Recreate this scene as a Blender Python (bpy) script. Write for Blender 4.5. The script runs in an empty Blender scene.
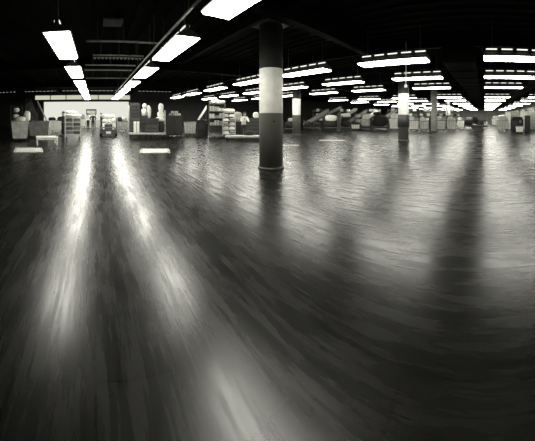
import bpy, math, random
from mathutils import Vector, Matrix
random.seed(7)
sc = bpy.context.scene
C = sc.collection
PI = math.pi
EYE, HOR, F, VX = 1.45, 116.0, 248.0, 485.0     # eye height, horizon row, pixels per radian, bearing of +Y

def bearing(px): return (VX - px) / F
def dist(yb): return EYE * F / (yb - HOR)
def ground(px, d, z=0.0):
    t = bearing(px)
    return Vector((-d * math.sin(t), d * math.cos(t), z))
def hgt(y, d): return EYE - (y - HOR) * d / F

# ------------------------------------------------------------------ materials
def mat(name, v, rough=.6, metal=0, noise=.25, scale=6, tint=(1, 1, .93), spec=.5):
    m = bpy.data.materials.new(name); m.use_nodes = True
    nt = m.node_tree; b = nt.nodes['Principled BSDF']
    tc = nt.nodes.new('ShaderNodeTexCoord'); n = nt.nodes.new('ShaderNodeTexNoise')
    n.inputs['Scale'].default_value = scale; n.inputs['Detail'].default_value = 5
    r = nt.nodes.new('ShaderNodeValToRGB')
    lo, hi = v * (1 - noise), min(1, v * (1 + noise))
    r.color_ramp.elements[0].position = .3; r.color_ramp.elements[1].position = .7
    r.color_ramp.elements[0].color = (lo * tint[0], lo * tint[1], lo * tint[2], 1)
    r.color_ramp.elements[1].color = (hi * tint[0], hi * tint[1], hi * tint[2], 1)
    nt.links.new(tc.outputs['Object'], n.inputs['Vector'])
    nt.links.new(n.outputs['Fac'], r.inputs['Fac'])
    nt.links.new(r.outputs['Color'], b.inputs['Base Color'])
    b.inputs['Roughness'].default_value = rough; b.inputs['Metallic'].default_value = metal
    b.inputs['Specular IOR Level'].default_value = spec
    return m
def emis(name, col, s):
    m = bpy.data.materials.new(name); m.use_nodes = True
    nt = m.node_tree; nt.nodes.clear()
    e = nt.nodes.new('ShaderNodeEmission'); o = nt.nodes.new('ShaderNodeOutputMaterial')
    e.inputs[0].default_value = (*col, 1); e.inputs[1].default_value = s
    nt.links.new(e.outputs[0], o.inputs[0])
    return m
LAMP = 17.0
M = dict(
    black=mat('black_paint', .012, .55), dark=mat('dark_steel', .03, .5), iron=mat('iron_grey', .07, .45, .3),
    grey=mat('grey_paint', .16, .5), mid=mat('mid_grey', .28, .6), pale=mat('pale_grey', .5, .6),
    white=mat('white_paint', .78, .5, noise=.06), canvas=mat('canvas', .84, .9, noise=.16, scale=9),
    dirty=mat('soiled_canvas', .42, .9, noise=.3, scale=3), sack=mat('white_sacking', .8, .9, noise=.12, scale=8),
    darksack=mat('dark_sacking', .02, .9, noise=.5, scale=8), board=mat('worn_board', .15, .8, noise=.3, scale=3),
    paper=mat('wrapping_paper', .6, .8, noise=.2), rubber=mat('rubber', .015, .8), deck=mat('roof_deck', .006, .8, noise=.4, scale=2, spec=.05),
    beam=mat('beam_paint', .006, .7, noise=.3, scale=2, spec=.03), concrete=mat('outside_concrete', .6, .9, noise=.15, scale=.6),
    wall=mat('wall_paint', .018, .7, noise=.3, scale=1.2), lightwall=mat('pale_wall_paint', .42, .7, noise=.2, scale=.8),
    skin=mat('skin', .42, .55, noise=.05, tint=(1, .93, .82)), hair=mat('hair', .012, .6), shirt=mat('white_cotton', .7, .9, noise=.1),
    navy=mat('dark_cloth', .022, .9), pipe=mat('galvanised_pipe', .62, .4, .2), plate=mat('floor_plate', .6, .55, noise=.25, scale=5),
    lamp=emis('lit_diffuser', (1, .985, .88), LAMP), rib_glow=emis('lit_rib_dashes', (1, .985, .88), .9),  # weak emission stands in for lamplight caught on the roof ribs
)
def column_mat():
    m = mat('column_paint_top_shade', .84, .5, noise=.08); nt = m.node_tree; b = nt.nodes['Principled BSDF']
    src = b.inputs['Base Color'].links[0].from_socket
    g = nt.nodes.new('ShaderNodeNewGeometry'); s = nt.nodes.new('ShaderNodeSeparateXYZ')
    gt = nt.nodes.new('ShaderNodeMath'); gt.operation = 'GREATER_THAN'; gt.inputs[1].default_value = 1.53
    mx = nt.nodes.new('ShaderNodeMix'); mx.data_type = 'RGBA'; mx.inputs[6].default_value = (.15, .15, .132, 1)
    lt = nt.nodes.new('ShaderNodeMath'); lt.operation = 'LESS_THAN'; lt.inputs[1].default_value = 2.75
    mu = nt.nodes.new('ShaderNodeMix'); mu.data_type = 'RGBA'; mu.inputs[6].default_value = (.02, .02, .018, 1)  # shade on the upper shaft, put into the colour as a dark top
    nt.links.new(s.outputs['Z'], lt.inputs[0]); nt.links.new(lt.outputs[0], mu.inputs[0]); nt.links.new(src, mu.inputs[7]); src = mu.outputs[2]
    nt.links.new(g.outputs['Position'], s.inputs[0]); nt.links.new(s.outputs['Z'], gt.inputs[0])
    nt.links.new(gt.outputs[0], mx.inputs[0]); nt.links.new(src, mx.inputs[7])
    nt.links.new(mx.outputs[2], b.inputs['Base Color'])
    return m
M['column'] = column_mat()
def floor_mat():
    m = bpy.data.materials.new('polished_block_floor'); m.use_nodes = True
    nt = m.node_tree; b = nt.nodes['Principled BSDF']; L = nt.links.new
    tc = nt.nodes.new('ShaderNodeTexCoord')
    br = nt.nodes.new('ShaderNodeTexBrick'); br.inputs['Scale'].default_value = 1.0
    br.inputs['Brick Width'].default_value = .9; br.inputs['Row Height'].default_value = .45; br.inputs['Mortar Size'].default_value = .008
    br.inputs['Color1'].default_value = (.008, .008, .007, 1); br.inputs['Color2'].default_value = (.014, .014, .012, 1)
    br.inputs['Mortar'].default_value = (.004, .004, .0035, 1)
    n = nt.nodes.new('ShaderNodeTexNoise'); n.inputs['Scale'].default_value = .8; n.inputs['Detail'].default_value = 8
    n2 = nt.nodes.new('ShaderNodeTexNoise'); n2.inputs['Scale'].default_value = 5; n2.inputs['Detail'].default_value = 8
    mp = nt.nodes.new('ShaderNodeMapping'); mp.inputs['Scale'].default_value = (.35, 1.6, 1)
    mx = nt.nodes.new('ShaderNodeMix'); mx.data_type = 'RGBA'; mx.blend_type = 'MULTIPLY'; mx.inputs[0].default_value = .8
    rr = nt.nodes.new('ShaderNodeMapRange'); rr.inputs[1].default_value = .4; rr.inputs[2].default_value = .6
    rr.inputs[3].default_value = .21; rr.inputs[4].default_value = .32
    cr = nt.nodes.new('ShaderNodeMapRange'); cr.inputs[1].default_value = .3; cr.inputs[2].default_value = .7
    cr.inputs[3].default_value = .5; cr.inputs[4].default_value = 1.5
    L(tc.outputs['Object'], br.inputs['Vector']); L(tc.outputs['Object'], n.inputs['Vector'])
    L(tc.outputs['Object'], mp.inputs[0]); L(mp.outputs[0], n2.inputs['Vector'])
    n3 = nt.nodes.new('ShaderNodeTexNoise'); n3.inputs['Scale'].default_value = 3; n3.inputs['Detail'].default_value = 10; n3.inputs['Roughness'].default_value = .7
    mp3 = nt.nodes.new('ShaderNodeMapping'); mp3.inputs['Scale'].default_value = (.5, 9, 1); mp3.inputs['Rotation'].default_value = (0, 0, .6)
    av = nt.nodes.new('ShaderNodeMath'); av.operation = 'MULTIPLY_ADD'; av.inputs[1].default_value = .55
    hf = nt.nodes.new('ShaderNodeMath'); hf.operation = 'MULTIPLY'; hf.inputs[1].default_value = .45
    L(tc.outputs['Object'], mp3.inputs[0]); L(mp3.outputs[0], n3.inputs['Vector']); L(n2.outputs['Fac'], hf.inputs[0])
    L(n3.outputs['Fac'], av.inputs[0]); L(hf.outputs[0], av.inputs[2]); L(av.outputs[0], rr.inputs[0]); L(n.outputs['Fac'], cr.inputs[0])
    L(br.outputs['Color'], mx.inputs[6]); L(cr.outputs[0], mx.inputs[7]); L(mx.outputs[2], b.inputs['Base Color'])
    b.inputs['Specular IOR Level'].default_value = .32
    L(rr.outputs[0], b.inputs['Roughness'])
    bp = nt.nodes.new('ShaderNodeBump'); bp.inputs['Strength'].default_value = .025; bp.inputs['Distance'].default_value = .01
    L(n2.outputs['Fac'], bp.inputs['Height']); L(bp.outputs[0], b.inputs['Normal'])
    return m
M['floor'] = floor_mat()
def glass_mat():
    m = bpy.data.materials.new('window_glass'); m.use_nodes = True; b = m.node_tree.nodes['Principled BSDF']
    nt = m.node_tree; tr = nt.nodes.new('ShaderNodeBsdfTransparent'); gl = nt.nodes.new('ShaderNodeBsdfGlossy'); mx = nt.nodes.new('ShaderNodeMixShader')
    tr.inputs[0].default_value = (.93, .93, .88, 1); gl.inputs['Roughness'].default_value = .05; mx.inputs[0].default_value = .07
    nt.links.new(tr.outputs[0], mx.inputs[1]); nt.links.new(gl.outputs[0], mx.inputs[2]); nt.nodes.remove(b)
    nt.links.new(mx.outputs[0], nt.nodes['Material Output'].inputs[0])
    return m
M['glass'] = glass_mat()

# ------------------------------------------------------------------ mesh building
class MB:
    def __init__(s): s.v = []; s.f = []; s.smooth = []
    def add(s, vs, fs, sm=False):
        o = len(s.v); s.v += [tuple(v) for v in vs]
        s.f += [tuple(i + o for i in f) for f in fs]; s.smooth += [sm] * len(fs); return s
    def box(s, c, d, bev=0.0, rot=None):
        x, y, z = d[0] / 2, d[1] / 2, d[2] / 2
        if bev <= 0:
            vs = [Vector((i * x, j * y, k * z)) for k in (-1, 1) for j in (-1, 1) for i in (-1, 1)]
            fs = [(0, 2, 3, 1), (4, 5, 7, 6), (0, 1, 5, 4), (2, 6, 7, 3), (0, 4, 6, 2), (1, 3, 7, 5)]
        else:
            b = min(bev, x * .9, y * .9, z * .9)
            def ring(xx, yy, zz): return [Vector((-xx + b, -yy, zz)), Vector((xx - b, -yy, zz)), Vector((xx, -yy + b, zz)), Vector((xx, yy - b, zz)),
                                          Vector((xx - b, yy, zz)), Vector((-xx + b, yy, zz)), Vector((-xx, yy - b, zz)), Vector((-xx, -yy + b, zz))]
            vs = ring(x - b * .6, y - b * .6, -z) + ring(x, y, -z + b) + ring(x, y, z - b) + ring(x - b * .6, y - b * .6, z)
            fs = [tuple(range(7, -1, -1)), tuple(range(24, 32))]
            for r in range(3):
                for i in range(8): fs.append((r * 8 + i, r * 8 + (i + 1) % 8, r * 8 + 8 + (i + 1) % 8, r * 8 + 8 + i))
        if rot is not None: vs = [rot @ v for v in vs]
        return s.add([v + Vector(c) for v in vs], fs)
    def tube(s, pts, r, n=8):
        pts = [Vector(p) for p in pts]; vs = []; fs = []
        for i, p in enumerate(pts):
            t = (pts[min(i + 1, len(pts) - 1)] - pts[max(i - 1, 0)]).normalized()
            a = Vector((0, 0, 1)) if abs(t.z) < .9 else Vector((1, 0, 0))
            u = t.cross(a).normalized(); w = t.cross(u)
            for k in range(n):
                an = 2 * PI * k / n; vs.append(p + (u * math.cos(an) + w * math.sin(an)) * r)
        for i in range(len(pts) - 1):
            for k in range(n): fs.append((i * n + k, i * n + (k + 1) % n, i * n + n + (k + 1) % n, i * n + n + k))
        fs.append(tuple(range(n - 1, -1, -1))); fs.append(tuple(range((len(pts) - 1) * n, len(pts) * n)))
        return s.add(vs, fs, True)
    def lathe(s, prof, n=32, c=(0, 0, 0)):
        vs = []; fs = []; c = Vector(c)
        for r, z in prof:
            for k in range(n): vs.append(c + Vector((r * math.cos(2 * PI * k / n), r * math.sin(2 * PI * k / n), z)))
        for i in range(len(prof) - 1):
            for k in range(n): fs.append((i * n + k, i * n + (k + 1) % n, i * n + n + (k + 1) % n, i * n + n + k))
        fs.append(tuple(range(n - 1, -1, -1))); fs.append(tuple(range((len(prof) - 1) * n, len(prof) * n)))
        return s.add(vs, fs, True)
    def blob(s, c, d, amp=.12, seed=0, nu=16, nv=10, sq=.75):
        rnd = random.Random(seed); ph = [rnd.uniform(0, 6.28) for _ in range(8)]; vs = []; fs = []
        def pw(a): return math.copysign(abs(a) ** sq, a)
        for j in range(nv + 1):
            la = -PI / 2 + PI * j / nv
            for i in range(nu):
                lo = 2 * PI * i / nu
                k = 1 + amp * (math.sin(3 * lo + ph[0] + 2 * la) * .5 + math.sin(5 * lo + ph[1]) * .3 * math.cos(la) + math.sin(4 * la + ph[2] + lo) * .4)
                vs.append((c[0] + d[0] / 2 * pw(math.cos(la)) * pw(math.cos(lo)) * k, c[1] + d[1] / 2 * pw(math.cos(la)) * pw(math.sin(lo)) * k,
                           c[2] + d[2] / 2 * (max(-.92, pw(math.sin(la)) * (1 + (k - 1) * .6)))))
        for j in range(nv):
            for i in range(nu): fs.append((j * nu + i, j * nu + (i + 1) % nu, j * nu + nu + (i + 1) % nu, j * nu + nu + i))
        return s.add(vs, fs, True)
    def build(s, name, m, parent=None, loc=None, rot=0):
        me = bpy.data.meshes.new(name); me.from_pydata(s.v, [], s.f); me.materials.append(m)
        me.polygons.foreach_set('use_smooth', s.smooth); me.update()
        o = bpy.data.objects.new(name, me); C.objects.link(o)
        if parent: o.parent = parent
        if loc is not None: o.location = loc
        o.rotation_euler.z = rot
        return o
def tag(o, label=None, cat=None, group=None, kind=None):
    if label: o['label'] = label
    if cat: o['category'] = cat
    if group: o['group'] = group
    if kind: o['kind'] = kind
    return o
def thing(name, label, cat, loc=(0, 0, 0), rot=0, group=None):
    o = bpy.data.objects.new(name, None); C.objects.link(o); o.location = loc; o.rotation_euler.z = rot
    o.empty_display_size = .1
    return tag(o, label, cat, group)
def struct(name, mb, m): return tag(mb.build(name, m), kind='structure')
def dup(root, loc, rot, label, group=None):
    r = root.copy(); C.objects.link(r); r.location = loc; r.rotation_euler.z = rot; r['label'] = label
    if group: r['group'] = group
    for ch in root.children:
        c = ch.copy(); C.objects.link(c); c.parent = r
        for g in ch.children:
            d = g.copy(); C.objects.link(d); d.parent = c
    return r

# ------------------------------------------------------------------ the building
X0, X1, Y0, Y1, CZ = -31.0, 9.0, -17.0, 88.0, 4.6
LY0 = (Y0 + Y1) / 2
struct('floor', MB().box(((X0 + X1) / 2, (Y0 + Y1) / 2, -.1), (X1 - X0, Y1 - Y0, .2)), M['floor'])
cm = MB().box(((X0 + X1) / 2, (Y0 + Y1) / 2, CZ + .1), (X1 - X0 + .4, Y1 - Y0 + .4, .1))
y = Y0 + .3
while y < Y1:
    cm.box(((X0 + X1) / 2, y, CZ + .02), (X1 - X0, .16, .07)); y += .5
struct('ceiling', cm, M['deck'])
# left wall with a wide open loading doorway and a window strip above its lintel
wl = MB()
WA, WB, DA, DB = -7.75, 4.4, -6.6, 4.25
wl.box((X0 - .15, (Y0 + WA) / 2, CZ / 2), (.3, WA - Y0, CZ)); wl.box((X0 - .15, (WB + Y1) / 2, CZ / 2), (.3, Y1 - WB, CZ))
wl.box((X0 - .15, (WA + WB) / 2, 4.36), (.3, WB - WA, .48)); wl.box((X0 - .15, (WA + WB) / 2, 3.37), (.3, WB - WA, .22))
wl.box((X0 - .15, (WA + DA) / 2, 1.63), (.3, DA - WA, 3.26)); wl.box((X0 - .15, (WB + DB) / 2, 1.63), (.3, WB - DB, 3.26))
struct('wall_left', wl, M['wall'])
wf = MB()
for i in range(7): wf.box((X0 - .1, WA + (WB - WA) * i / 6, 3.8), (.12, .09, .64))
wf.box((X0 - .1, (WA + WB) / 2, 3.505), (.12, WB - WA, .05)); wf.box((X0 - .1, (WA + WB) / 2, 4.095), (.12, WB - WA, .05))
w1 = struct('window_1', wf, M['dark'])
MB().box((X0 - .12, (WA + WB) / 2, 3.8), (.012, WB - WA, .56)).build('pane', M['glass'], w1)
df = MB()
df.box((X0 + .06, DA, 1.63), (.1, .16, 3.26)).box((X0 + .06, DB, 1.63), (.1, .16, 3.26)).box((X0 + .06, (DA + DB) / 2, 3.31), (.12, DB - DA + .2, .14))
struct('door_1', df, M['dark'])
wr = MB().box((X1 + .15, LY0, .5), (.3, Y1 - Y0, 1.0)).box((X1 + .15, LY0, 3.9), (.3, Y1 - Y0, 1.4))
edges = [Y0]
for k in range(7):
    ya = 14 + 10.4 * k; edges += [ya, ya + 8.4]
edges.append(Y1)
for a, b in zip(edges[::2], edges[1::2]): wr.box((X1 + .15, (a + b) / 2, 2.1), (.3, b - a, 2.2))
struct('wall_right', wr, M['lightwall'])
for k in range(7):  # added windows, put in to bring daylight to the right side
    ya, yb = 14 + 10.4 * k, 22.4 + 10.4 * k; m = MB()
    for i in range(7): m.box((X1 + .1, ya + (yb - ya) * i / 6, 2.1), (.1, .08, 2.2))
    for z in (1.03, 2.1, 3.17): m.box((X1 + .1, (ya + yb) / 2, z), (.1, yb - ya, .06))
    added_window = struct('window_%d' % (k + 2), m, M['dark'])
    MB().box((X1 + .13, (ya + yb) / 2, 2.1), (.012, yb - ya, 2.2)).build('pane', M['glass'], added_window)
struct('wall_back', MB().box(((X0 + X1) / 2, Y1 + .15, CZ / 2), (X1 - X0 + .6, .3, CZ)), M['lightwall'])
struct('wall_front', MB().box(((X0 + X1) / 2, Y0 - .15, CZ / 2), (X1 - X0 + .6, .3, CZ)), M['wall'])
struct('loading_yard_ground', MB().box((X0 - 30.3, 0, -.15), (60, 120, .2)), M['concrete'])
# girders, joists, ducts
def beam(name, c, d, ibeam=True, axis='y'):
    mb = MB()
    if not ibeam: mb.box(c, d)
    else:
        w, h = (d[0], d[2]) if axis == 'y' else (d[1], d[2]); l = d[1] if axis == 'y' else d[0]
        def b(dz, ww, hh): mb.box((c[0], c[1], c[2] + dz), (ww, l, hh) if axis == 'y' else (l, ww, hh))
        b(-h / 2 + .015, w, .03); b(h / 2 - .015, w, .03); b(0, .03, h - .06)
    return struct(name, mb, M['beam'])
LY = (Y0 + Y1) / 2; LL = Y1 - Y0 - .1
for x in (-4.7, -13.1, -21.5): beam('ceiling_girder', (x, LY, 4.26), (.3, LL, .6))
for yy in (-9, -4.3, 4.5, 9.9, 14.4, 18.8, 22.8, 27.5, 32.7, 37.5, 42.5, 47.5, 52.5, 57.5, 63, 69, 75, 82):
    beam('ceiling_joist', ((X0 + X1) / 2, yy, 4.4), (X1 - X0 - .1, .2, .36), axis='x')
mb = MB().box((-1.05, 48.5, 3.86), (1.25, 78, .62))
for k in range(39): mb.box((-1.05, 9.6 + 2 * k, 3.86), (1.32, .06, .69))
struct('ceiling_duct', mb, M['beam'])
mb = MB().box((3.05, 48.5, 3.7), (.7, 78, .6))
for k in range(39): mb.box((3.05, 9.6 + 2 * k, 3.7), (.77, .06, .67))
struct('ceiling_duct', mb, M['beam'])

# ------------------------------------------------------------------ fluorescent fixtures
H = 1.9
def make_fixture():
    t = thing('fluorescent_fixture', 'lamp', 'ceiling lamp', (0, 0, 0), 0, 'fluorescent fixtures in rows under the roof')
    L, LH = 2.55, 1.275
    MB().add([(-LH, -.31, .0), (LH, -.31, .0), (LH, .31, .0), (-LH, .31, .0), (-LH + .03, -.27, -.06), (LH - .03, -.27, -.06), (LH - .03, .27, -.06), (-LH + .03, .27, -.06)],
             [(3, 2, 1, 0), (4, 5, 6, 7), (0, 1, 5, 4), (1, 2, 6, 5), (2, 3, 7, 6), (3, 0, 4, 7)][1:]).build('diffuser', M['lamp'], t)
    h = MB()
    h.add([(-LH - .02, -.34, -.01), (LH + .02, -.34, -.01), (LH + .02, .34, -.01), (-LH - .02, .34, -.01), (-LH, -.12, .16), (LH, -.12, .16), (LH, .12, .16), (-LH, .12, .16)],
          [(0, 1, 5, 4), (1, 2, 6, 5), (2, 3, 7, 6), (3, 0, 4, 7), (4, 5, 6, 7), (3, 2, 1, 0)])
    h.box((0, 0, .24), (L * .96, .1, .16)).build('housing', M['dark'], t)
    s = MB()  # glowing dashes imitate the deck ribs lit by the fixture
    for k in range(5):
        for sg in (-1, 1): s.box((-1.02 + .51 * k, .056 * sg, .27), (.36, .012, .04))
    s.build('lit_rib_dashes', M['rib_glow'], t)
    for sg in (-1, 1):
        MB().tube([(sg * 1.0, 0, .31), (sg * 1.0, 0, CZ - 3.3 - .02)], .012, 6).box((sg * 1.0, 0, .325), (.1, .14, .03)).build('hanger_rod', M['iron'], t)
    return t
proto = make_fixture(); first = True
ORD = ['first', 'second', 'third', 'fourth', 'fifth', 'sixth', 'seventh', 'eighth', 'ninth', 'tenth', 'eleventh', 'twelfth', 'thirteenth', 'fourteenth', 'fifteenth', 'sixteenth', 'seventeenth']
def fixture(xc, yy, label):
    global first
    loc = (xc, yy, 3.38)
    if first: proto.location = loc; proto['label'] = label; first = False
    else: dup(proto, loc, 0, label)
for i in range(6):
    xr = -2.95 - 2.1 * i
    fixture((xr - .66) * H, -.89, f'{ORD[i]} fluorescent lamp from the camera in the far left ceiling row')
fixture(-1.52 * H, 2.2, 'fluorescent lamp at the top of the frame, nearest of all, cut by the picture edge')
for i in range(6):
    xr = -2.95 - 2.1 * i
    fixture((xr - .66) * H, 2.2, f'{ORD[i]} fluorescent lamp from the camera in the slanting row right of the loading doorway')
rows = [8.2, 12.1, 16.5, 25.0, 30.4, 38.0, 46.0, 56.0, 67.0, 79.0]
for r, yy in enumerate(rows):
    k = min(yy / H, 9) - 4.3
    cent = [.65 * H, (-1.68 - .05 * k) * H, (-3.85 - .13 * k) * H]
    c = cent[-1]
    lim = -28 if r < 3 else -17
    while c - 2.2 * H > lim: c -= 2.2 * H; cent.append(c)
    if r >= 3: cent.insert(0, 3.0 * H)
    rn = 'nearest' if r == 0 else ORD[r]
    for i, c in enumerate(cent):
        fixture(c, yy, f'ceiling lamp {ORD[i]} from the right in the {rn} crosswise row facing the camera')

# ------------------------------------------------------------------ conduits and hardware between the left rows
def conduit(e, z, ya, yb, label, r=.035, dotted=False):
    x = -F / e * (z - EYE)
    t = thing('ceiling_conduit', label, 'pipe', (x, 0, z), 0, 'pale pipes across the left ceiling bay')
    m = MB()
    if dotted:
        n = int((yb - ya) / .16)
        m.tube([(0, ya, .03), (0, yb, .03)], .012, 6)
        for k in range(n): m.box((0, ya + .08 + k * .16, 0), (.09, .09, .07))
    else: m.tube([(0, ya, 0), (0, yb, 0)], r)
    m.build('tube', M['pipe'], t)
    for q in (.15, .5, .85):
        yy = ya + (yb - ya) * q
        MB().box((0, yy, (CZ - z) / 2 + r), (.03, .04, CZ - z - r - .02)).build('hanger_strap', M['iron'], t)
conduit(75, 3.95, -.3, 2.2, 'pale ceiling pipe nearest the camera between the two left lamp rows')
conduit(61, 3.95, -.1, 2.0, 'plain pale ceiling pipe just before the dotted rail between left lamp rows', .03)
conduit(58, 3.9, -.1, 2.1, 'dotted pale rail across the left ceiling bay', dotted=True)
conduit(51, 3.95, -.5, 2.0, 'pale ceiling pipe just beyond the dotted rail between left lamp rows')
conduit(46, 3.95, -.6, 2.0, 'pale ceiling pipe second beyond the dotted rail between left lamp rows')
t = tag(MB().tube([(-3.9, 1.78, 3.5), (-22.5, 1.78, 3.5)], .03).build('lamp_rail', M['pipe']), 'long thin pale rail running beside the right-hand slanting lamp row', 'rail')
for k in range(7): MB().box((-4.5 - 2.9 * k, 1.78, 4.05), (.03, .03, 1.03)).build('drop_rod', M['iron'], t)
conduit(38, 3.95, -.6, 2.1, 'pale ceiling pipe farthest back between the two left lamp rows')
p = ground(113, 8.0, 4.5)
t = thing('ceiling_vent', 'square grey louvred vent in the dark ceiling above the left bay', 'vent', p)
MB().box((0, 0, -.03), (.62, .62, .04)).build('frame', M['grey'], t)
m = MB()
for k in range(7): m.box((-.24 + .08 * k, 0, -.06), (.03, .54, .03))
m.build('louvre', M['mid'], t)
# suspended marker over the middle aisle
d = 10.4; p = ground(406, d); zt, zb = hgt(60, d), hgt(88, d)
t = thing('hanging_marker', 'thin white hanging rod with short crossbar above the middle column', 'hanging marker', (p.x, p.y, zb), bearing(406))
MB().tube([(0, 0, 0), (0, 0, CZ - zb - .02)], .022).build('rod', M['white'], t)
MB().box((0, 0, .38), (.34, .05, .09), .01).build('crossbar', M['white'], t)
MB().lathe([(.02, 0), (.07, .02), (.07, .1), (.03, .14)], 12).build('end_weight', M['white'], t)

# ------------------------------------------------------------------ columns
def column(px, d, r, label, wrap=None, paint='column'):
    t = thing('column', label, 'column', ground(px, d), 0, 'round building columns')
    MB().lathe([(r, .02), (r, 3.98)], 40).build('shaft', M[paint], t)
    MB().lathe([(r + .035, 0), (r + .035, .05), (r + .01, .07)], 40).build('base_plate', M['iron'], t)
    MB().box((0, 0, 3.965), (r * 2.3, r * 2.3, .03)).build('cap_plate', M['dark'], t)
    if wrap: MB().lathe([(r + .002, wrap[0] - .02), (r + .04, wrap[0]), (r + .04, wrap[1]), (r + .002, wrap[1] + .02)], 40).build('padding_band', M['dark'], t)
    return t
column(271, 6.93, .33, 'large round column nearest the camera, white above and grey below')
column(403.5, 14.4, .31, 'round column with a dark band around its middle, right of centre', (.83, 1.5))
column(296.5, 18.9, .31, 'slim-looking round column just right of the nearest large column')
column(434, 22.5, .29, 'distant round column standing among the pale hampers', paint='pale')
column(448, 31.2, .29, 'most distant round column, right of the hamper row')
# sign on the near column
d = 6.6; p = ground(272, d, hgt(121.5, d))
o = MB().box((0, .015, 0), (.16, .02, .035)).build('number_plate', M['dark'], None, p, bearing(272))
tag(o, 'small dark nameplate strip on the nearest column at chest height', 'nameplate')

# ------------------------------------------------------------------ carts and loads
def caster(x, y_, r=.075, w=.04):
    m = MB(); vs = []
    m.tube([(x - w / 2, y_, r), (x + w / 2, y_, r)], r, 14)
    m.box((x, y_, r * 2 + .012), (w + .035, r * 1.2, .024)); m.box((x - w / 2 - .01, y_, r * 1.45), (.01, .05, r * 1.3)); m.box((x + w / 2 + .01, y_, r * 1.45), (.01, .05, r * 1.3))
    return m
def casters(t, w, d, r=.075):
    for sx in (-1, 1):
        for sy in (-1, 1): caster(sx * (w / 2 - .1), sy * (d / 2 - .1), r).build('caster', M['rubber'], t)
def sack(label, loc, dim, m='sack', rot=0, seed=1, group=None, name='mail_sack', cat='sack', tie=False):
    t = MB().blob((0, 0, dim[2] * .46), dim, .13, seed).build(name, M[m], None, loc, rot)
    tag(t, label, cat, group)
    if tie: MB().blob((0, 0, dim[2] * .98), (dim[0] * .25, dim[1] * .25, dim[2] * .3), .2, seed + 3, 10, 6).build('tied_neck', M[m], t)
    return t
def hamper(px, yb, w, h, label, m='canvas', dep=None, rot=None, frame='iron', group='canvas hampers on casters', fill=None):
    d = dist(yb); dep = dep or w * .75; rot = bearing(px) if rot is None else rot
    t = thing('canvas_hamper', label, 'hamper', ground(px, d + dep / 2), rot, group)
    zb = .2; tb, tt = .84, 1.0
    def rg(k, z, off=0): return [(sx * (w / 2 * k - off), sy * (dep / 2 * k - off), z) for sx, sy in ((-1, -1), (1, -1), (1, 1), (-1, 1))]
    vs = rg(tb, zb) + rg((tb + tt) / 2 + .02, (zb + h) / 2) + rg(tt, h) + rg(tt, h, .025) + rg((tb + tt) / 2, (zb + h) / 2, .03) + rg(tb, zb + .03, .03)
    fs = [(3, 2, 1, 0), (20, 21, 22, 23)]
    for r in range(5):
        for i in range(4): fs.append((r * 4 + i, r * 4 + (i + 1) % 4, r * 4 + 4 + (i + 1) % 4, r * 4 + 4 + i))
    MB().add(vs, fs).build('canvas_body', M[m], t)
    c = rg(1.0, h, -.01)
    MB().tube(c + [c[0]], .022, 8).build('rim', M[frame], t)
    fr = MB().box((0, 0, .18), (w * .86, dep * .86, .04))
    for i in range(4):
        a, b = rg(tb, zb, -.012)[i], rg(1.0, h, -.012)[i]; fr.tube([a, b], .014, 6)
    for q in (-.25, .0, .25):
        fr.tube([(q * w * tb, -dep / 2 * tb - .012, zb), (q * w, -dep / 2 - .012, h)], .008, 6)
    fr.build('frame', M[frame], t); casters(t, w * .86, dep * .86)
    if fill:
        for i, (fx, fz, s, mm, lab) in enumerate(fill):
            off = Matrix.Rotation(rot, 3, 'Z') @ Vector((fx, 0, 0))
            p = ground(px, d + dep / 2) + off; p.z = h - .12 + fz
            sack(lab, p, s, mm, rot, seed=int(px) + i, group='mail sacks')
    return t, d
def sackon(px, d, z, w, dep, h, label, m='sack', seed=None, group='mail sacks', tie=False):
    p = ground(px, d); p.z = z
    return sack(label, p, (w, dep, h), m, bearing(px), seed or int(px * 3 + z * 10), group, tie=tie)
def carton(px, d, z, w, dep, h, label, m='paper', rot=0, group='parcels', name='parcel', strap=True):
    p = ground(px, d); p.z = z
    t = MB().box((0, 0, h / 2), (w, dep, h), .012).build(name, M[m], None, p, bearing(px) + rot)
    tag(t, label, 'parcel', group)
    if strap: MB().box((0, 0, h / 2), (.025, dep + .008, h + .008)).build('strap', M['dark'], t)
    return t
def platform_truck(px, yb, w, dep, dz, label, hl=None, hr=None, m='pale', rot=None):
    d = dist(yb); rot = bearing(px) if rot is None else rot
    t = thing('platform_truck', label, 'cart', ground(px, d + dep / 2), rot, 'wheeled carts')
    MB().box((0, 0, dz - .05), (w, dep, .1), .01).box((0, 0, dz - .14), (w * .9, .12, .08)).build('deck', M[m], t)
    for sg, hh in ((-1, hl), (1, hr)):
        if not hh: continue
        x = sg * (w / 2 - .04)
        f = MB().tube([(x, -dep / 2 + .05, dz), (x, -dep / 2 + .05, hh - .08), (x, -dep / 2 + .1, hh), (x, dep / 2 - .1, hh), (x, dep / 2 - .05, hh - .08), (x, dep / 2 - .05, dz)], .028)
        for q in (.35, .7): f.tube([(x, -dep / 2 + .05, dz + (hh - dz) * q), (x, dep / 2 - .05, dz + (hh - dz) * q)], .015, 6)
        f.build('end_frame', M[m], t)
    r = (dz - .18) / 2.3 if dz > .3 else .07
    casters(t, w, dep, max(.06, min(.11, r)))
    return t, d + dep / 2
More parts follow.
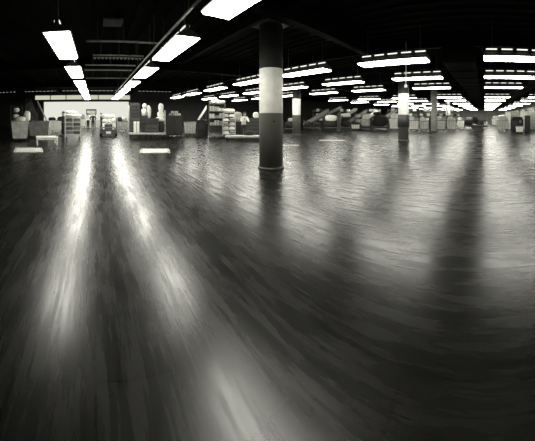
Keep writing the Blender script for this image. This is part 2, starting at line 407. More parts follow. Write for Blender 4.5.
def shelf_cart(px, yb, w, dep, h, n, label, m='pale', z0=.3, rot=None, group='wheeled carts', name='shelf_cart', cat='cart', wheels=True, back=False):
    d = dist(yb); rot = bearing(px) if rot is None else rot
    t = thing(name, label, cat, ground(px, d + dep / 2), rot, group)
    for sx in (-1, 1):
        for sy in (-1, 1):
            MB().box((sx * (w / 2 - .02), sy * (dep / 2 - .02), (h + (.17 if wheels else 0)) / 2), (.04, .04, h - (.17 if wheels else 0))).build('post', M[m], t)
    zs = [z0 + (h - z0 - .03) * i / (n - 1) for i in range(n)]
    for z in zs: MB().box((0, 0, z), (w - .02, dep - .02, .03)).build('shelf', M[m], t)
    if back: MB().box((0, dep / 2 - .01, (z0 + h) / 2), (w - .06, .015, h - z0)).build('back_panel', M['dark'], t)
    if wheels: casters(t, w, dep, .07)
    return t, d + dep / 2, zs

# ---- floor plates and little platform, left
def floor_plate(px, yb, w, dep, label):
    d = dist(yb)
    t = tag(MB().box((0, dep / 2, .008), (w, dep, .016), .004).build('floor_plate', M['plate'], None, ground(px, d), bearing(px)), label, 'floor plate', 'pale plates lying on the floor')
    m = MB()
    for sx in (-1, 1): m.box((sx * (w / 2 - .06), dep / 2, .018), (.03, dep - .1, .006))
    for yy in (.06, dep - .06): m.box((0, yy, .018), (w - .1, .03, .006))
    m.build('edge_strip', M['mid'], t)
floor_plate(28.5, 152.3, 1.2, 1.35, 'pale rectangular floor plate in front of the low white platform at far left')
floor_plate(155, 153, 1.22, 1.2, 'pale rectangular floor plate in front of the tall-ended platform truck')
floor_plate(290, 145.6, .9, .3, 'thin pale strip on the floor just right of the nearest column')
floor_plate(332, 140.7, 1.5, .35, 'thin pale strip on the floor in the middle distance')
d = dist(145); dep = .8
t = thing('low_platform', 'low white platform standing on short legs on the floor at left', 'platform', ground(46.5, d + dep / 2), bearing(46.5) + .12)
MB().box((0, 0, .37), (1.1, dep, .06), .012).build('top', M['white'], t)
MB().box((0, -dep / 2 + .04, .3), (1.0, .03, .09)).box((0, dep / 2 - .04, .3), (1.0, .03, .09)).build('apron', M['pale'], t)
for sx in (-1, 1):
    for sy in (-1, 1): MB().box((sx * .5, sy * (dep / 2 - .05), .17), (.06, .06, .34)).build('leg', M['white'], t)

# ---- far left bins
hamper(20, 141.5, .95, 1.16, 'mottled pale canvas hamper at the extreme left edge', 'dirty', frame='mid', fill=[(0, .0, (.7, .5, .4), 'dirty', 'greyish sack heaped in the hamper at the extreme left edge')])
hamper(39, 138.5, 1.3, 1.1, 'dark slatted hamper behind the low white platform', 'board', frame='grey')
hamper(57, 132, 1.2, 1.06, 'pale hamper between the slatted bin and the loaded cart', 'canvas', frame='mid')
sackon(52, 23.2, 1.0, .7, .6, .35, 'dark sack on top of the pale hamper at left', 'darksack')
sackon(60, 23.4, 1.0, .5, .6, .4, 'second dark sack on the pale hamper, nearer the loaded cart', 'darksack')
# stacked goods at far left behind
t, dm, zs = shelf_cart(16.5, 136, .85, .7, 2.2, 5, 'tall dark rack of white bundles at the extreme left behind the hamper', 'dark', name='storage_rack', cat='rack', group='racks')
for i, z in enumerate(zs[1:4]):
    sackon(15.5 + .4 * i, dm, z + .015, .45, .5, .36, f'white bundle on the {("lower","middle","upper")[i]} shelf of the extreme left rack', group='bundles on the extreme left rack')
sackon(27, dist(136) + .1, hgt(121, dist(136)) - .0, .5, .4, .75, 'pale upright sack right of the extreme left rack')
t = thing('sorting_bench', 'low dark bench under the upright sack behind the left hampers', 'bench', ground(27.3, dist(136) + .1), bearing(27.3))
zb = hgt(121, dist(136))
MB().box((0, 0, zb - .04), (.6, .6, .06)).build('top', M['dark'], t)
for sx in (-1, 1): MB().box((sx * .26, 0, (zb - .07) / 2), (.06, .5, zb - .07)).build('leg', M['dark'], t)

def chute(pa, pb, wid, label, m='dark', rail='pale', name='conveyor_chute'):
    """inclined belt from the foot pa to the head pb"""
    pa, pb = Vector(pa), Vector(pb); dv = pb - pa; L = Vector((dv.x, dv.y, 0)).length; rz = math.atan2(dv.y, dv.x)
    t = thing(name, label, 'conveyor', (pa.x, pa.y, 0), rz, 'inclined conveyors')
    za, zb = pa.z, pb.z
    def slab(mb, y0, y1, t0, t1):
        vs = [(0, y0, za + t0), (L, y0, zb + t0), (L, y1, zb + t0), (0, y1, za + t0), (0, y0, za + t1), (L, y0, zb + t1), (L, y1, zb + t1), (0, y1, za + t1)]
        return mb.add(vs, [(3, 2, 1, 0), (4, 5, 6, 7), (0, 1, 5, 4), (1, 2, 6, 5), (2, 3, 7, 6), (3, 0, 4, 7)])
    slab(MB(), -wid / 2, wid / 2, -.12, 0).build('belt_bed', M[m], t)
    for sg in (-1, 1):
        a, b = sorted((sg * wid / 2, sg * (wid / 2 + .05))); slab(MB(), a, b, -.16, .14).build('side_rail', M[rail], t)
    for q in (.06, .5, .94):
        z = za + (zb - za) * q - .12; lg = MB()
        for sg in (-1, 1): lg.box((L * q, sg * (wid / 2 - .03), z / 2), (.06, .06, z))
        lg.box((L * q, 0, z * .45), (.04, wid - .08, .04)).build('leg_frame', M['dark'], t)
    return t
d = 24.0
chute(ground(46.5, d, hgt(120, d)), ground(37.5, d, hgt(101, d)), .9, 'steep dark conveyor with a bright side rail rising at the left of the doorway', 'dark', 'pale')
# dark machine hood at the far left
d = 22; t = thing('sorting_machine', 'tall dark machine with sloping hood left of the loading doorway', 'machine', ground(31.5, d), bearing(31.5))
w = 1.1; zt = hgt(99, d)
MB().add([(-w / 2, -.5, 0), (w / 2, -.5, 0), (w / 2, .5, 0), (-w / 2, .5, 0), (-w / 2, -.5, zt * .8), (w / 2, -.5, zt * .5), (w / 2, .5, zt * .5), (-w / 2, .5, zt * .8), (-w / 2, -.2, zt), (0, -.2, zt), (0, .5, zt), (-w / 2, .5, zt)],
         [(3, 2, 1, 0), (0, 1, 5, 4), (1, 2, 6, 5), (2, 3, 7, 6), (3, 0, 4, 7), (4, 5, 9, 8), (5, 6, 10, 9), (6, 7, 11, 10), (7, 4, 8, 11), (8, 9, 10, 11)]).build('housing', M['black'], t)
MB().box((-.1, -.52, 1.2), (.5, .03, .5), .01).build('access_panel', M['dark'], t)
MB().box((-.1, -.51, 2.0), (.3, .03, .12), .01).build('control_box', M['iron'], t)

# ---- loaded cart left of the doorway
t, dm, zs = shelf_cart(73, 141, .95, .8, 1.38, 5, 'wheeled cart stacked with mail trays in the left doorway aisle', 'pale', z0=.38)
for i, z in enumerate(zs[:4]):
    for j, sx in enumerate((-1, 1)):
        p = ground(73, dm - .02) + Matrix.Rotation(bearing(73), 3, 'Z') @ Vector((sx * .215, 0, 0)); p.z = z + .016
        t = MB().box((0, 0, .085), (.4, .66, .17), .02).build('mail_tray', M[('board', 'iron')[(i + j) % 2]], None, p, bearing(73))
        tag(t, f'mail tray on the {("lowest", "second lowest", "third", "top")[i]} shelf of the doorway cart, {("left", "right")[j]} one', 'tray', 'mail trays on the doorway cart')
        m = MB()
        for q in range(7): m.box((0, -.27 + .09 * q, .185), (.34, .012, .05))
        m.build('letters', M['paper'], t)
sackon(73, dm, 1.375, .98, .75, .22, 'flat white sack lying across the top of the doorway tray cart', seed=4)
sackon(71.5, dm + .05, 1.56, .7, .6, .2, 'topmost white sack on the doorway tray cart', seed=9)

# ---- tow tractor with its load
d = dist(136.8); t = thing('tow_tractor', 'low dark tow tractor with a pale number plate facing the camera', 'tractor', ground(108.5, d + .9), bearing(108.5))
b = MB()
def hull(x0, z0, z1, ya, yb, tp):
    return [(-x0, ya, z0), (x0, ya, z0), (x0, yb, z0), (-x0, yb, z0), (-x0 * tp, ya + .08, z1), (x0 * tp, ya + .08, z1), (x0 * tp, yb, z1), (-x0 * tp, yb, z1)]
Q = [(3, 2, 1, 0), (4, 5, 6, 7), (0, 1, 5, 4), (1, 2, 6, 5), (2, 3, 7, 6), (3, 0, 4, 7)]
b.add(hull(.6, .16, .46, -.9, .9, .97), Q); b.add(hull(.57, .46, .64, -.8, .1, .76), Q); b.build('body', M['black'], t)
MB().box((0, -.93, .24), (1.22, .08, .12), .02).build('bumper', M['dark'], t)
MB().box((0, -.985, .3), (.34, .02, .15), .005).build('number_plate', M['white'], t)
for sx in (-1, 1):
    MB().tube([(sx * .34, -.93, .55), (sx * .34, -.86, .55)], .07, 14).build('headlamp', M['pale'], t)
    for yy in (-.55, .55): MB().tube([(sx * .56 - .07, yy, .19), (sx * .56 + .07, yy, .19)], .19, 18).build('wheel', M['rubber'], t)
MB().box((0, .42, .52), (.6, .45, .14), .03).box((0, .66, .68), (.6, .1, .3), .03).build('seat', M['dark'], t)
m = MB().tube([(0, .0, .62), (0, .12, .8)], .018, 6)
m.tube([(.17 * math.cos(a * PI / 8), .12 + .05 * math.sin(a * PI / 8), .8 + .16 * math.sin(a * PI / 8)) for a in range(17)], .016, 6).build('steering_wheel', M['dark'], t)
t, dm = platform_truck(109, 133.2, 1.35, 1.0, .42, 'flat cart of white bundles towed behind the low dark tractor', None, 1.3, 'iron')
for i in range(2):
    for j in range(3):
        sackon(109 - 4.2 + 4.2 * j, dm, .42 + .42 * i, .44, .8, .42, f'white bundle in the {("lower", "middle")[i]} layer on the towed cart, {("left", "centre", "right")[j]} one', ('canvas', 'sack', 'sack')[(i + j) % 3], seed=40 + i * 3 + j, group='bundles on the towed cart')
sackon(108, dm, 1.24, 1.15, .8, .4, 'broad white sack crowning the load behind the tow tractor', seed=61)

# ---- hampers beyond
hamper(122, 131.5, 1.05, .95, 'pale hamper half hidden behind the left end of the tall-ended truck', 'dirty', fill=[(-.2, .05, (.5, .5, .5), 'darksack', 'dark bundle in the half hidden hamper by the doorway, left one'), (.2, .1, (.5, .5, .4), 'dirty', 'grey bundle in the half hidden hamper by the doorway, right one')])
hamper(82.5, 128, .8, 1.1, 'distant pale hamper beside the worker in a light shirt', 'canvas', fill=[(0, .1, (.6, .5, .6), 'dirty', 'grey sack in the distant hamper beside the light-shirted worker')])

# ---- big platform truck
t, dm = platform_truck(147, 139.3, 2.35, .95, .4, 'long platform truck with tall pale end frames, loaded with dark crates', 2.1, 1.78, 'pale')
def crate(px, d, z, w, dep, h, label, m='dark', group='dark crates', slat='iron'):
    p = ground(px, d); p.z = z
    t = MB().box((0, 0, h / 2), (w - .03, dep - .03, h), .01).build('crate', M[m], None, p, bearing(px))
    tag(t, label, 'crate', group); s = MB()
    n = max(2, int(h / .22))
    for k in range(n): s.box((0, -dep / 2 + .005, (k + .5) * h / n), (w, .02, h / n * .6))
    for sx in (-1, 1): s.box((sx * (w / 2 - .04), -dep / 2 - .006, h / 2), (.06, .02, h))
    s.build('slats', M[slat], t)
crate(134.8, dm + .15, .41, .7, .6, .95, 'lower dark crate at the left end of the long platform truck')
crate(134.8, dm + .15, 1.37, .66, .6, .9, 'upper dark crate at the left end of the long platform truck', 'black', slat='dark')
crate(152, dm, .41, .85, .7, .52, 'dark crate low on the right half of the long platform truck')
crate(144.5, dm + .1, .41, .42, .6, 1.05, 'narrow tall dark crate at the middle of the long platform truck', 'black', slat='dark')
crate(152.5, dm, .94, .8, .6, .38, 'dark crate stacked second on the right half of the long truck', 'black', slat='dark')
carton(136.5, dm - .33, .41, .36, .2, .7, 'pale upright parcel leaning at the left of the long platform truck', 'canvas')
sackon(144, dm, 1.46, .35, .4, .5, 'white sack standing high at the middle of the long platform truck', seed=3)
sackon(144.6, dm + .05, 1.92, .28, .3, .35, 'small white bundle balanced on the high white sack', seed=5)
sackon(148.6, dm + .2, 1.32, .3, .3, .85, 'narrow pale bundle upright right of the high white sack', 'canvas', seed=8)
sackon(161.5, dm, .41, .4, .6, .72, 'dark sack at the right end of the long platform truck', 'darksack', seed=8)
sackon(160, dm, 1.1, .55, .5, .3, 'white bundle at the right end of the long platform truck', seed=12)
sackon(160.5, dm + .2, 1.36, .42, .4, .42, 'pale middle bundle stacked at the right end of the long truck', 'canvas', seed=13)
sackon(161, dm + .2, 1.74, .34, .34, .55, 'pale top bundle towering at the right end of the long truck', seed=17)

# ---- dark cage container
d = dist(137.2); t = thing('steel_container', 'tall dark steel container right of the long platform truck', 'container', ground(174.5, d + .5), bearing(174.5))
MB().box((0, 0, .78), (1.1, .9, 1.3), .015).build('body', M['black'], t)
for sx in (-1, 1):
    dr = MB().box((sx * .27, -.465, .8), (.5, .03, 1.2), .008).build('door', M['dark'], t)
    MB().tube([(sx * .06, -.5, .7), (sx * .06, -.5, .95)], .014, 6).build('handle', M['iron'], dr)
MB().box((0, 0, 1.46), (1.14, .94, .05), .01).build('lid', M['iron'], t); casters(t, 1.1, .9, .06)
for i, (a, b) in enumerate(((-2, 0), (2.5, 0), (0, .16))):
    carton(174.5 + a, d + .45, 1.49 + b, .5, .45, .14, ('left flat parcel on the dark steel container', 'right flat parcel on the dark steel container', 'topmost flat parcel on the dark steel container')[i], ('mid', 'paper', 'pale')[i])

# ---- white bin on dark skids
hamper(190, 136.2, .9, 1.02, 'bright canvas hamper standing between two dark machines', 'canvas', frame='dark', dep=.6)
d = dist(137); t = thing('sorting_machine', 'dark low machine under the bright inclined belt', 'machine', ground(202.6, d + .9), bearing(202.6))
MB().box((0, 0, .6), (.74, .9, 1.14), .02).box((0, 0, .03), (.78, 1.0, .06)).build('housing', M['black'], t)
MB().box((-.1, -.46, .75), (.5, .03, .4), .008).build('access_panel', M['dark'], t)
MB().box((.3, -.47, .95), (.14, .04, .1), .006).build('control_box', M['iron'], t)
d = 19.5
chute(ground(197.5, d, hgt(121, d)), ground(206.5, d, hgt(107, d)), .55, 'short bright inclined belt beside the tall wire rack', 'pale', 'white')

# ---- tall rack with parcels
t, dm, zs = shelf_cart(217, 137.2, 1.15, .7, 2.3, 5, 'tall wheeled rack heaped with pale parcels left of the rack of trays', 'grey', z0=.3, name='parcel_rack', cat='rack', group='racks', back=True)
k = 0
for i, z in enumerate(zs[1:4]):
    for j in range(3):
        lab = f'parcel on the {("lower", "middle", "upper")[i]} shelf of the tall wheeled rack, {("left", "centre", "right")[j]} one'
        carton(217 - 4.9 + 4.9 * j, dm - .05, z + .016, .3 + .03 * ((i + j) % 2), .42, (.2, .34, .3)[(i * 2 + j) % 3], lab, ('paper', 'sack', 'canvas', 'dirty')[(i + 2 * j) % 4], group='parcels on the tall wheeled rack', rot=random.uniform(-.1, .1))
        k += 1
for j in range(3):
    crate(217 - 4.9 + 4.9 * j, dm - .05, zs[0] + .016, .32, .5, .42, f'dark crate on the bottom shelf of the tall wheeled rack, {("left", "centre", "right")[j]} one', group='crates on the tall wheeled rack')
for j in range(3):
    sackon(217 - 5 + 5 * j, dm, 2.3, .44, .5, .24 + .05 * (j % 2), f'white bundle on the very top of the tall wheeled rack, {("left", "centre", "right")[j]} one', seed=70 + j, group='bundles on the tall wheeled rack')

# ---- rack of trays
t, dm, zs = shelf_cart(229, 138.4, .85, .6, 1.7, 6, 'wheeled rack of white trays in front of the tall parcel rack', 'pale', z0=.3)
for i, z in enumerate(zs[:5]):
    for j, sx in enumerate((-1, 1)):
        p = ground(229, dm - .02) + Matrix.Rotation(bearing(229), 3, 'Z') @ Vector((sx * .195, 0, 0)); p.z = z + .016
        t = MB().box((0, 0, .06), (.34, .5, .12), .015).build('mail_tray', M[('canvas', 'board', 'dirty')[(i * 2 + j) % 3]], None, p, bearing(229))
        tag(t, f'tray on the {ORD[i]} shelf up of the white tray rack, {("left", "right")[j]} one', 'tray', 'trays on the white tray rack')
        m = MB()
        for q in range(5): m.box((0, -.2 + .1 * q, .135), (.28, .012, .05))
        m.build('letters', M['paper'], t)
sackon(229, dm, 1.7, .8, .55, .24, 'white sack lying on top of the white tray rack', seed=21)
t, dq = platform_truck(243, 141.2, 2.05, .8, .3, 'low flat truck in front of the stooping worker', None, None, 'pale')
crate(237.5, dq + 2.6, 0, .8, .6, 1.05, 'dark crate behind the low flat truck, left of the stooping worker', 'black', slat='dark')
sackon(237.5, dq + 2.6, 1.06, .6, .5, .7, 'pale bundle between the tray rack and the stooping worker', 'dirty', seed=23)
crate(252.5, dq + 2.3, 0, 1.0, .7, 1.3, 'dark crate behind the low flat truck, right of the stooping worker')
sackon(256, dq + 2.25, 1.31, .4, .4, .42, 'white bundle on the dark crate beside the nearest column', seed=27)
sackon(249, dq + .05, .31, .6, .45, .3, 'dark sack lying on the low flat truck', 'darksack', seed=29)
# ------------------------------------------------------------------ people
def skin(name, pts, edges, m, parent=None, root=0, sub=1):
    me = bpy.data.meshes.new(name); me.from_pydata([p[0] for p in pts], edges, [])
    o = bpy.data.objects.new(name, me); C.objects.link(o)
    md = o.modifiers.new('s', 'SKIN'); md.use_smooth_shade = True
    for i, p in enumerate(pts):
        sv = me.skin_vertices[0].data[i]; r = p[1]; sv.radius = (r, r) if not isinstance(r, tuple) else r; sv.use_root = (i == root)
    if sub: o.modifiers.new('u', 'SUBSURF').levels = sub
    bpy.context.view_layer.update()
    nm = bpy.data.meshes.new_from_object(o.evaluated_get(bpy.context.evaluated_depsgraph_get()))
    o.modifiers.clear(); o.data = nm; bpy.data.meshes.remove(me); nm.name = name; nm.materials.append(m)
    nm.polygons.foreach_set('use_smooth', [True] * len(nm.polygons))
    if parent: o.parent = parent
    return o
def person(px, d, rot, label, top, bottom, arms='down', lean=0.0, scale=1.0, stride=.0):
    t = thing('person', label, 'person', ground(px, d), rot, 'workers'); t.scale = (scale,) * 3
    def L(x, y_, z):                 # lean forward (towards -Y) above the hips
        if z > .95: return (x, y_ - (z - .95) * math.sin(lean), .95 + (z - .95) * math.cos(lean))
        return (x, y_, z)
    P = []; E = []
    def v(p, r, par=None):
        P.append((p, r)); 
        if par is not None: E.append((par, len(P) - 1))
        return len(P) - 1
    pel = v(L(0, 0, .95), (.15, .11)); hb = v(L(0, 0, 1.04), (.145, .105), pel); wa = v(L(0, 0, 1.14), (.14, .1), hb); ch = v(L(0, 0, 1.32), (.16, .11), wa)
    nb = v(L(0, .01, 1.45), (.075, .07), ch); nk = v(L(0, 0, 1.52), .062, nb); h0 = v(L(0, -.02, 1.58), (.085, .095), nk); h1 = v(L(0, -.015, 1.67), (.095, .105), h0); v(L(0, -.005, 1.735), (.07, .08), h1)
    ar = []; lg = []; hands = []
    for s in (-1, 1):
        sh = v(L(s * .185, 0, 1.4), .058, ch)
        if arms == 'down': el, wr, hd = L(s * .25, .02, 1.12), L(s * .24, -.05, .9), L(s * .235, -.07, .81)
        elif arms == 'hips': el, wr, hd = L(s * .36, .06, 1.16), L(s * .2, -.05, 1.04), L(s * .15, -.09, 1.02)
        else: el, wr, hd = L(s * .24, -.16, 1.17), L(s * .2, -.4, 1.12), L(s * .19, -.49, 1.11)
        e = v(el, .043, sh); w = v(wr, .03, e); h = v(hd, (.034, .02), w); ar.append((sh, e, w)); hands.append((Vector(wr), Vector(hd), s))
        sy = s * stride
        hp = v((s * .095, 0, .86), .092, pel); kn = v((s * .1, -.02 + sy * .5, .49), .062, hp); an = v((s * .105, .03 + sy, .1), .042, kn)
        heel = v((s * .105, .03 + sy, .04), .038, an); v((s * .12, -.16 + sy, .03), (.04, .028), heel); lg.append((hp, kn, an))
    body = skin('body', P, E, M['skin'], t)
    # fingers: five short tapered chains rooted in each palm, and nose and ears, joined into the body mesh
    extra = MB()
    for wv, hv, s in hands:
        ax = (hv - wv).normalized(); side = Vector((0, 1, 0)) if abs(ax.y) < .7 else Vector((1, 0, 0)); side = (side - ax * side.dot(ax)).normalized(); nrm = ax.cross(side)
        for k, ln in enumerate((.07, .08, .075, .06)):
            b0 = hv + side * (.024 - .016 * k); extra.tube([b0, b0 + ax * ln * .5, b0 + ax * ln * .85 + nrm * .02 * s], .008, 6)
        b0 = wv + (hv - wv) * .5 + side * .028; extra.tube([b0, b0 + side * .03 + ax * .03, b0 + side * .03 + ax * .06], .009, 6)
    extra.tube([L(0, -.105, 1.65), L(0, -.128, 1.615), L(0, -.105, 1.605)], .013, 6)
    for s in (-1, 1): extra.blob(L(s * .085, .005, 1.635), (.025, .04, .06), .05, 1, 8, 6)
    me = body.data; vs = [tuple(q.co) for q in me.vertices] + extra.v; n0 = len(me.vertices)
    fs = [tuple(q.vertices) for q in me.polygons] + [tuple(i + n0 for i in f) for f in extra.f]
    nm = bpy.data.meshes.new('body'); nm.from_pydata(vs, [], fs); nm.materials.append(M['skin']); nm.polygons.foreach_set('use_smooth', [True] * len(fs)); body.data = nm
    for s in (-1, 1): MB().blob(L(s * .032, -.098, 1.65), (.024, .018, .014), 0, 1, 8, 6).build('eye', M['hair'], t)
    MB().box(L(0, -.098, 1.575), (.045, .02, .01)).build('mouth', M['dark'], t)
    MB().blob(L(0, .018, 1.705), (.19, .22, .16), .04, 3, 14, 8, .9).build('hair', M['hair'], t)
    # clothes
    g = .02
    def sub(ids, edges, m, nm, root=0): 
        pts = [((0, 0, .87) if nm == 'shirt' and i == pel else P[i][0], tuple(a + g for a in P[i][1]) if isinstance(P[i][1], tuple) else P[i][1] + g) for i in ids]
        ix = {i: k for k, i in enumerate(ids)}
        skin(nm, pts, [(ix[a], ix[b]) for a, b in edges], m, t, root)
    ids = [pel, hb, wa, ch, nb] + [i for a in ar for i in a]
    sub(ids, [(pel, hb), (hb, wa), (wa, ch), (ch, nb)] + [(ch, a[0]) for a in ar] + [(a[0], a[1]) for a in ar] + [(a[1], a[2]) for a in ar], M[top], 'shirt')
    ids = [pel, hb] + [i for a in lg for i in a]
    sub(ids, [(pel, hb)] + [(pel, a[0]) for a in lg] + [(a[0], a[1]) for a in lg] + [(a[1], a[2]) for a in lg], M[bottom], 'trousers')
    for k, s in enumerate((-1, 1)):
        sy = s * stride
        MB().blob((s * .112, -.07 + sy, .05), (.105, .3, .1), .02, 5, 12, 8).build('shoe', M['black'], t)
    return t
person(93, 27.8, bearing(93), 'worker in dark clothes standing with hands on hips in the bright doorway', 'navy', 'navy', 'hips')
person(88, 28.6, bearing(88) + .6, 'worker in a light shirt standing left of the dark-clothed one in the doorway', 'shirt', 'navy', 'down')
person(101.2, 26.8, bearing(101) + 1.4, 'worker in dark clothes standing beside the tow tractor load', 'navy', 'navy', 'forward', stride=.12)
person(63.2, 17.6, bearing(63) - 1.2, 'worker in dark clothes at the left side of the doorway tray cart', 'navy', 'navy', 'forward')
person(243.5, 16.0, bearing(243) + .3, 'stooping worker in a light shirt reaching over the low flat truck', 'shirt', 'navy', 'forward', lean=.42)

# board behind the workers
d = 30.2; t = thing('notice_board', 'pale board with a thick dark border behind the two workers in the doorway', 'board', ground(91.3, d), bearing(91.3))
z0, z1 = hgt(114.5, d), hgt(109.3, d); w = 1.25
MB().box((0, 0, (z0 + z1) / 2), (w - .1, .03, z1 - z0 - .1)).build('panel', M['white'], t)
m = MB().box((0, -.02, z1 - .07), (w, .06, .16)).box((0, -.02, z0 + .04), (w, .06, .08))
for s in (-1, 1): m.box((s * (w / 2 - .05), -.02, (z0 + z1) / 2), (.1, .06, z1 - z0))
m.build('border', M['dark'], t)
for s in (-1, 1): MB().box((s * w * .4, .02, z0 / 2), (.06, .06, z0)).build('leg', M['dark'], t)

# ------------------------------------------------------------------ middle: conveyors and carts between the columns
for i, (xa, ya, xb, yb, d, w, m_, r_) in enumerate(((304, 124.5, 328, 110, 26.5, .6, 'black', 'mid'), (313, 121, 341, 107.5, 29, .6, 'black', 'grey'), (336, 121, 356, 109, 27.5, .6, 'black', 'mid'),
        (349, 121.5, 366, 111, 29.5, .6, 'dark', 'grey'), (360, 122, 379, 110.5, 27.2, .8, 'pale', 'pale'), (379, 121.5, 396, 110.5, 29.5, .6, 'black', 'mid'))):
    nm = ('nearest the slim column', 'second from the slim column', 'just right of the big bright bundle', 'fourth from the slim column', 'with a pale belt before the large dark load', 'last before the banded column')[i]
    chute(ground(xa, d, hgt(ya, d)), ground(xb, d + .8, hgt(yb, d + .8)), w, 'inclined conveyor rising to the right, ' + nm, m_, r_)
def load_truck(px, yb, w, dep, label, loads, h=1.0):
    t, dm = platform_truck(px, yb, w, dep, .38, label, h, h, 'iron')
    rot = bearing(px)
    for (fx, z, ww, hh, mm, lab) in loads:
        p = ground(px, dm) + Matrix.Rotation(rot, 3, 'Z') @ Vector((fx, 0, 0)); p.z = .38 + z
        sack(lab, p, (ww, dep * .8, hh), mm, rot, seed=int(px * 7 + fx * 10 + z * 20), group='mail sacks')
load_truck(289.5, 132.5, 1.1, .8, 'dark low cart between the nearest column and the slim one', [(0, 0, .9, .6, 'darksack', 'dark sack on the cart between the nearest column and slim one'), (.1, .55, .5, .35, 'dirty', 'greyish sack topping the cart between nearest and slim columns')])
load_truck(312, 131.5, 1.6, .8, 'dark cart under the long inclined conveyor', [(-.39, 0, .68, .6, 'darksack', 'left dark sack on the cart under the long conveyor'), (.39, 0, .68, .55, 'darksack', 'right dark sack on the cart under the long conveyor')])
load_truck(331.5, 131.2, 1.35, .9, 'dark cart carrying the big bright bundle at middle distance', [(0, 0, 1.25, .62, 'darksack', 'dark lower sack beneath the big bright bundle'), (-.05, .57, 1.2, .62, 'sack', 'big bright bundle crowning the dark cart at middle distance')])
crate(339, 23.5, 0, .35, .5, 1.75, 'narrow dark upright crate right of the big bright bundle', 'black', slat='dark')
load_truck(345.5, 131, 1.0, .8, 'dark cart right of the narrow upright crate', [(0, 0, .85, .7, 'darksack', 'dark sack on the cart right of the narrow upright crate'), (0, .65, .9, .34, 'darksack', 'second dark sack up on the cart right of the upright crate'), (.1, .95, .8, .4, 'sack', 'white sack on top of the cart right of the upright crate')])
hamper(355.5, 130.6, .85, .62, 'small bright hamper low among the dark carts', 'canvas', frame='dark')
t, dm, zs = shelf_cart(358, 129.8, .7, .6, 1.75, 4, 'narrow dark rack behind the small bright hamper', 'iron', name='storage_rack', cat='rack', group='racks')
for i in (1, 2): sackon(358, dm, zs[i] + .016, .55, .45, .36, f'pale bundle on the {("", "lower", "upper")[i]} shelf of the narrow dark rack', 'dirty', seed=90 + i)
load_truck(365.5, 130.4, 1.1, .9, 'dark cart heaped with sacks left of the large dark load', [(0, 0, 1.0, .8, 'dirty', 'grey lower sack on the cart left of the large dark load'), (.1, .75, .9, .5, 'canvas', 'pale sack on the cart left of the large dark load')])
load_truck(380, 130.2, 1.75, 1.0, 'large cart with a big dark covered load before the banded column', [(0, 0, 1.65, 1.25, 'darksack', 'big dark covered load on the large cart'), (-.3, 1.2, .8, .32, 'darksack', 'dark bundle on top of the big covered load')])
t, dm = hamper(394.5, 130.5, 1.05, 1.2, 'tall bright hamper just left of the banded column', 'canvas', frame='mid', fill=[(0, .05, (.8, .6, .6), 'sack', 'white sack heaped in the tall hamper left of the banded column')])

# ------------------------------------------------------------------ hampers right of the banded column
for i, (px, w, h, yb) in enumerate(((414, .95, 1.02, 131.2), (424, .8, .95, 131.0), (440.5, .95, 1.02, 131.4), (451.5, .9, .98, 131.2), (461, .75, .95, 129.2))):
    nm = ('nearest the banded column', 'second right of the banded column', 'just right of the distant column', 'second right of the distant column', 'last at the right end of the row')[i]
    hamper(px, yb, w, h, f'pale canvas hamper in the hamper row, {nm}', 'canvas', frame='iron', group='row of pale hampers', rot=bearing(px) * .4,
           fill=[(-.15, .02, (w * .6, .5, .5), ('sack', 'canvas')[i % 2], f'larger white sack in the row hamper {nm}'), (.2, .0, (w * .45, .45, .4), ('dirty', 'sack')[i % 2], f'smaller sack in the row hamper {nm}')])
crate(430.5, 24.5, 0, .3, .4, 1.3, 'narrow dark crate in the hamper row beside the distant column', 'black', slat='dark')
# storage racks behind the hamper row
for i, px in enumerate((393, 411, 425, 441, 455, 318, 345, 371)):
    yb = (127.2, 127.0, 126.6, 126.0, 125.4, 126.4, 126.2, 126.6)[i]
    nm = ('behind the tall bright hamper', 'directly right of the banded column', 'left of the distant column', 'right of the distant column', 'at the right end by the aisle', 'behind the conveyors by the slim column', 'behind the upright crate by the bright bundle', 'behind the large dark load')[i]
    t, dm, zs = shelf_cart(px, yb, 1.55, .6, 2.1, 4, f'long background storage rack {nm}', 'iron', z0=.2, rot=bearing(px) * .5, name='storage_rack', cat='rack', group='background storage racks', wheels=False)
    for a, z in enumerate(zs[1:]):
        for b in range(3):
            q = (a * 3 + b + i) % 5
            p = ground(px, dm) + Matrix.Rotation(bearing(px) * .5, 3, 'Z') @ Vector((-.5 + .5 * b, 0, 0)); p.z = z + .016
            o = MB().box((0, 0, .16), (.4, .45, (.3, .22, .36, .26, .32)[q]), .012)
            o = o.build('parcel', M[('paper', 'iron', 'sack', 'dark', 'canvas')[q]], None, p + Vector((0, 0, (.3, .22, .36, .26, .32)[q] / 2 - .16)), bearing(px) * .5)
            tag(o, f'{("left", "centre", "right")[b]} parcel, {("middle", "upper", "top")[a]} shelf of the rack {nm}', 'parcel', 'parcels on the background racks')

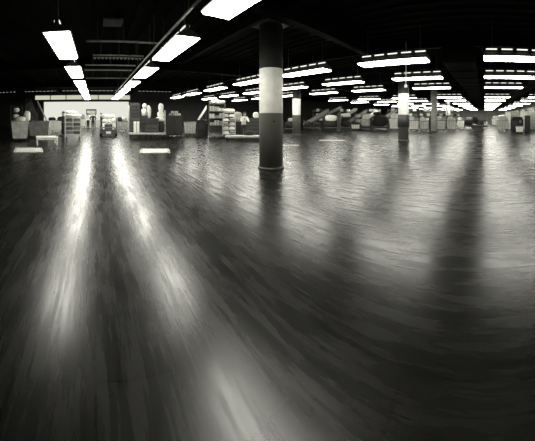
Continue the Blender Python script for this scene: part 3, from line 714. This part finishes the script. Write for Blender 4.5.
# ------------------------------------------------------------------ far right
load_truck(468.5, 128.6, 1.2, .9, 'dark loaded cart right of the hamper row at the aisle edge', [(0, 0, 1.1, .6, 'darksack', 'dark sack on the cart at the aisle edge'), (.1, .56, .7, .4, 'dirty', 'grey sack topping the cart at the aisle edge')], .9)
load_truck(475, 125.5, 1.3, .9, 'smaller distant dark cart in the long aisle, left side', [(0, 0, 1.2, .7, 'darksack', 'dark sack on the smaller distant aisle cart'), (0, .66, .9, .4, 'iron', 'grey bundle on the smaller distant aisle cart')], .9)
platform_truck(482.5, 128.2, 1.25, .9, .3, 'empty low dark platform truck alone in the long aisle', None, .42, 'dark')
hamper(502.5, 131, 1.15, 1.0, 'rounded pale hamper on the right side of the long aisle', 'canvas', frame='mid', fill=[(0, .0, (1.05, .75, .7), 'sack', 'large rounded white sack in the right aisle hamper')])
hamper(495.5, 126.5, 1.1, 1.1, 'farther pale hamper on the right side of the long aisle', 'canvas', frame='iron', fill=[(0, .05, (.8, .6, .5), 'canvas', 'pale sack in the farther right aisle hamper')])
d = dist(132.3); t = thing('sorting_machine', 'dark boxy machine with a rounded top at the right edge', 'machine', ground(517, d + .8), bearing(517))
MB().box((0, 0, .62), (1.15, 1.1, 1.1), .08).box((.05, 0, 1.22), (.95, .9, .3), .12).box((0, 0, .05), (1.0, 1.0, .1)).build('housing', M['black'], t)
MB().box((-.2, -.56, .8), (.5, .03, .35), .008).build('access_panel', M['dark'], t); MB().box((.3, -.56, .95), (.18, .04, .2), .01).build('control_box', M['mid'], t)
t, dm = hamper(519.5, 134.2, .6, .62, 'small white hamper in front of the dark boxy machine', 'sack', frame='mid', dep=.5)
crate(527.5, 21.5, 0, .5, .5, 1.5, 'narrow dark crate at the right of the boxy machine', 'black', slat='dark')
for i, (px, d, w, h) in enumerate(((508, 27, .6, 1.9), (514.5, 28, .9, 2.0), (524, 27, .9, 1.95), (490.5, 46, 1.0, 1.8), (532, 26, .9, 1.9))):
    nm = ('directly right of the rounded hamper', 'behind the dark boxy machine', 'right of the boxy machine', 'far down the aisle on the right', 'at the far right edge')[i]
    t = thing('locker_cabinet', f'tall pale cabinet {nm}', 'cabinet', ground(px, d), bearing(px), 'pale cabinets along the right side')
    MB().box((0, 0, h / 2 + .03), (w, .5, h - .06), .01).box((0, .02, .03), (w * .95, .44, .06)).build('body', M['pale'], t)
    for s in (-1, 1):
        dr = MB().box((s * w / 4, -.26, h / 2 + .03), (w / 2 - .02, .02, h - .14), .005).build('door', M[('pale', 'mid')[i % 2]], t)
        MB().box((s * .05, -.28, h * .52), (.02, .03, .14)).build('handle', M['dark'], dr)

# ------------------------------------------------------------------ sky, camera, view
w = bpy.data.worlds.new('sky'); sc.world = w; w.use_nodes = True
bg = w.node_tree.nodes['Background']; bg.inputs[0].default_value = (1, .995, .89, 1); bg.inputs[1].default_value = .56
cd = bpy.data.cameras.new('camera'); cam = bpy.data.objects.new('camera', cd); C.objects.link(cam)
cd.type = 'PANO'; cd.panorama_type = 'CENTRAL_CYLINDRICAL'
cd.central_cylindrical_radius = 1.0
half = 535 / 2 / F
cd.central_cylindrical_range_u_min = -half; cd.central_cylindrical_range_u_max = half
cd.central_cylindrical_range_v_min = -(441 - HOR) / F; cd.central_cylindrical_range_v_max = HOR / F
cd.clip_end = 500
cam.location = (0, 0, EYE); cam.rotation_euler = (PI / 2, 0, bearing(267.5))
sc.camera = cam
sc.view_settings.view_transform = 'Standard'; sc.view_settings.look = 'None'; sc.view_settings.gamma = 1
sc.view_settings.exposure = 0.5; sc.view_settings.use_curve_mapping = False
try: sc.cycles.use_denoising = True
except Exception: pass
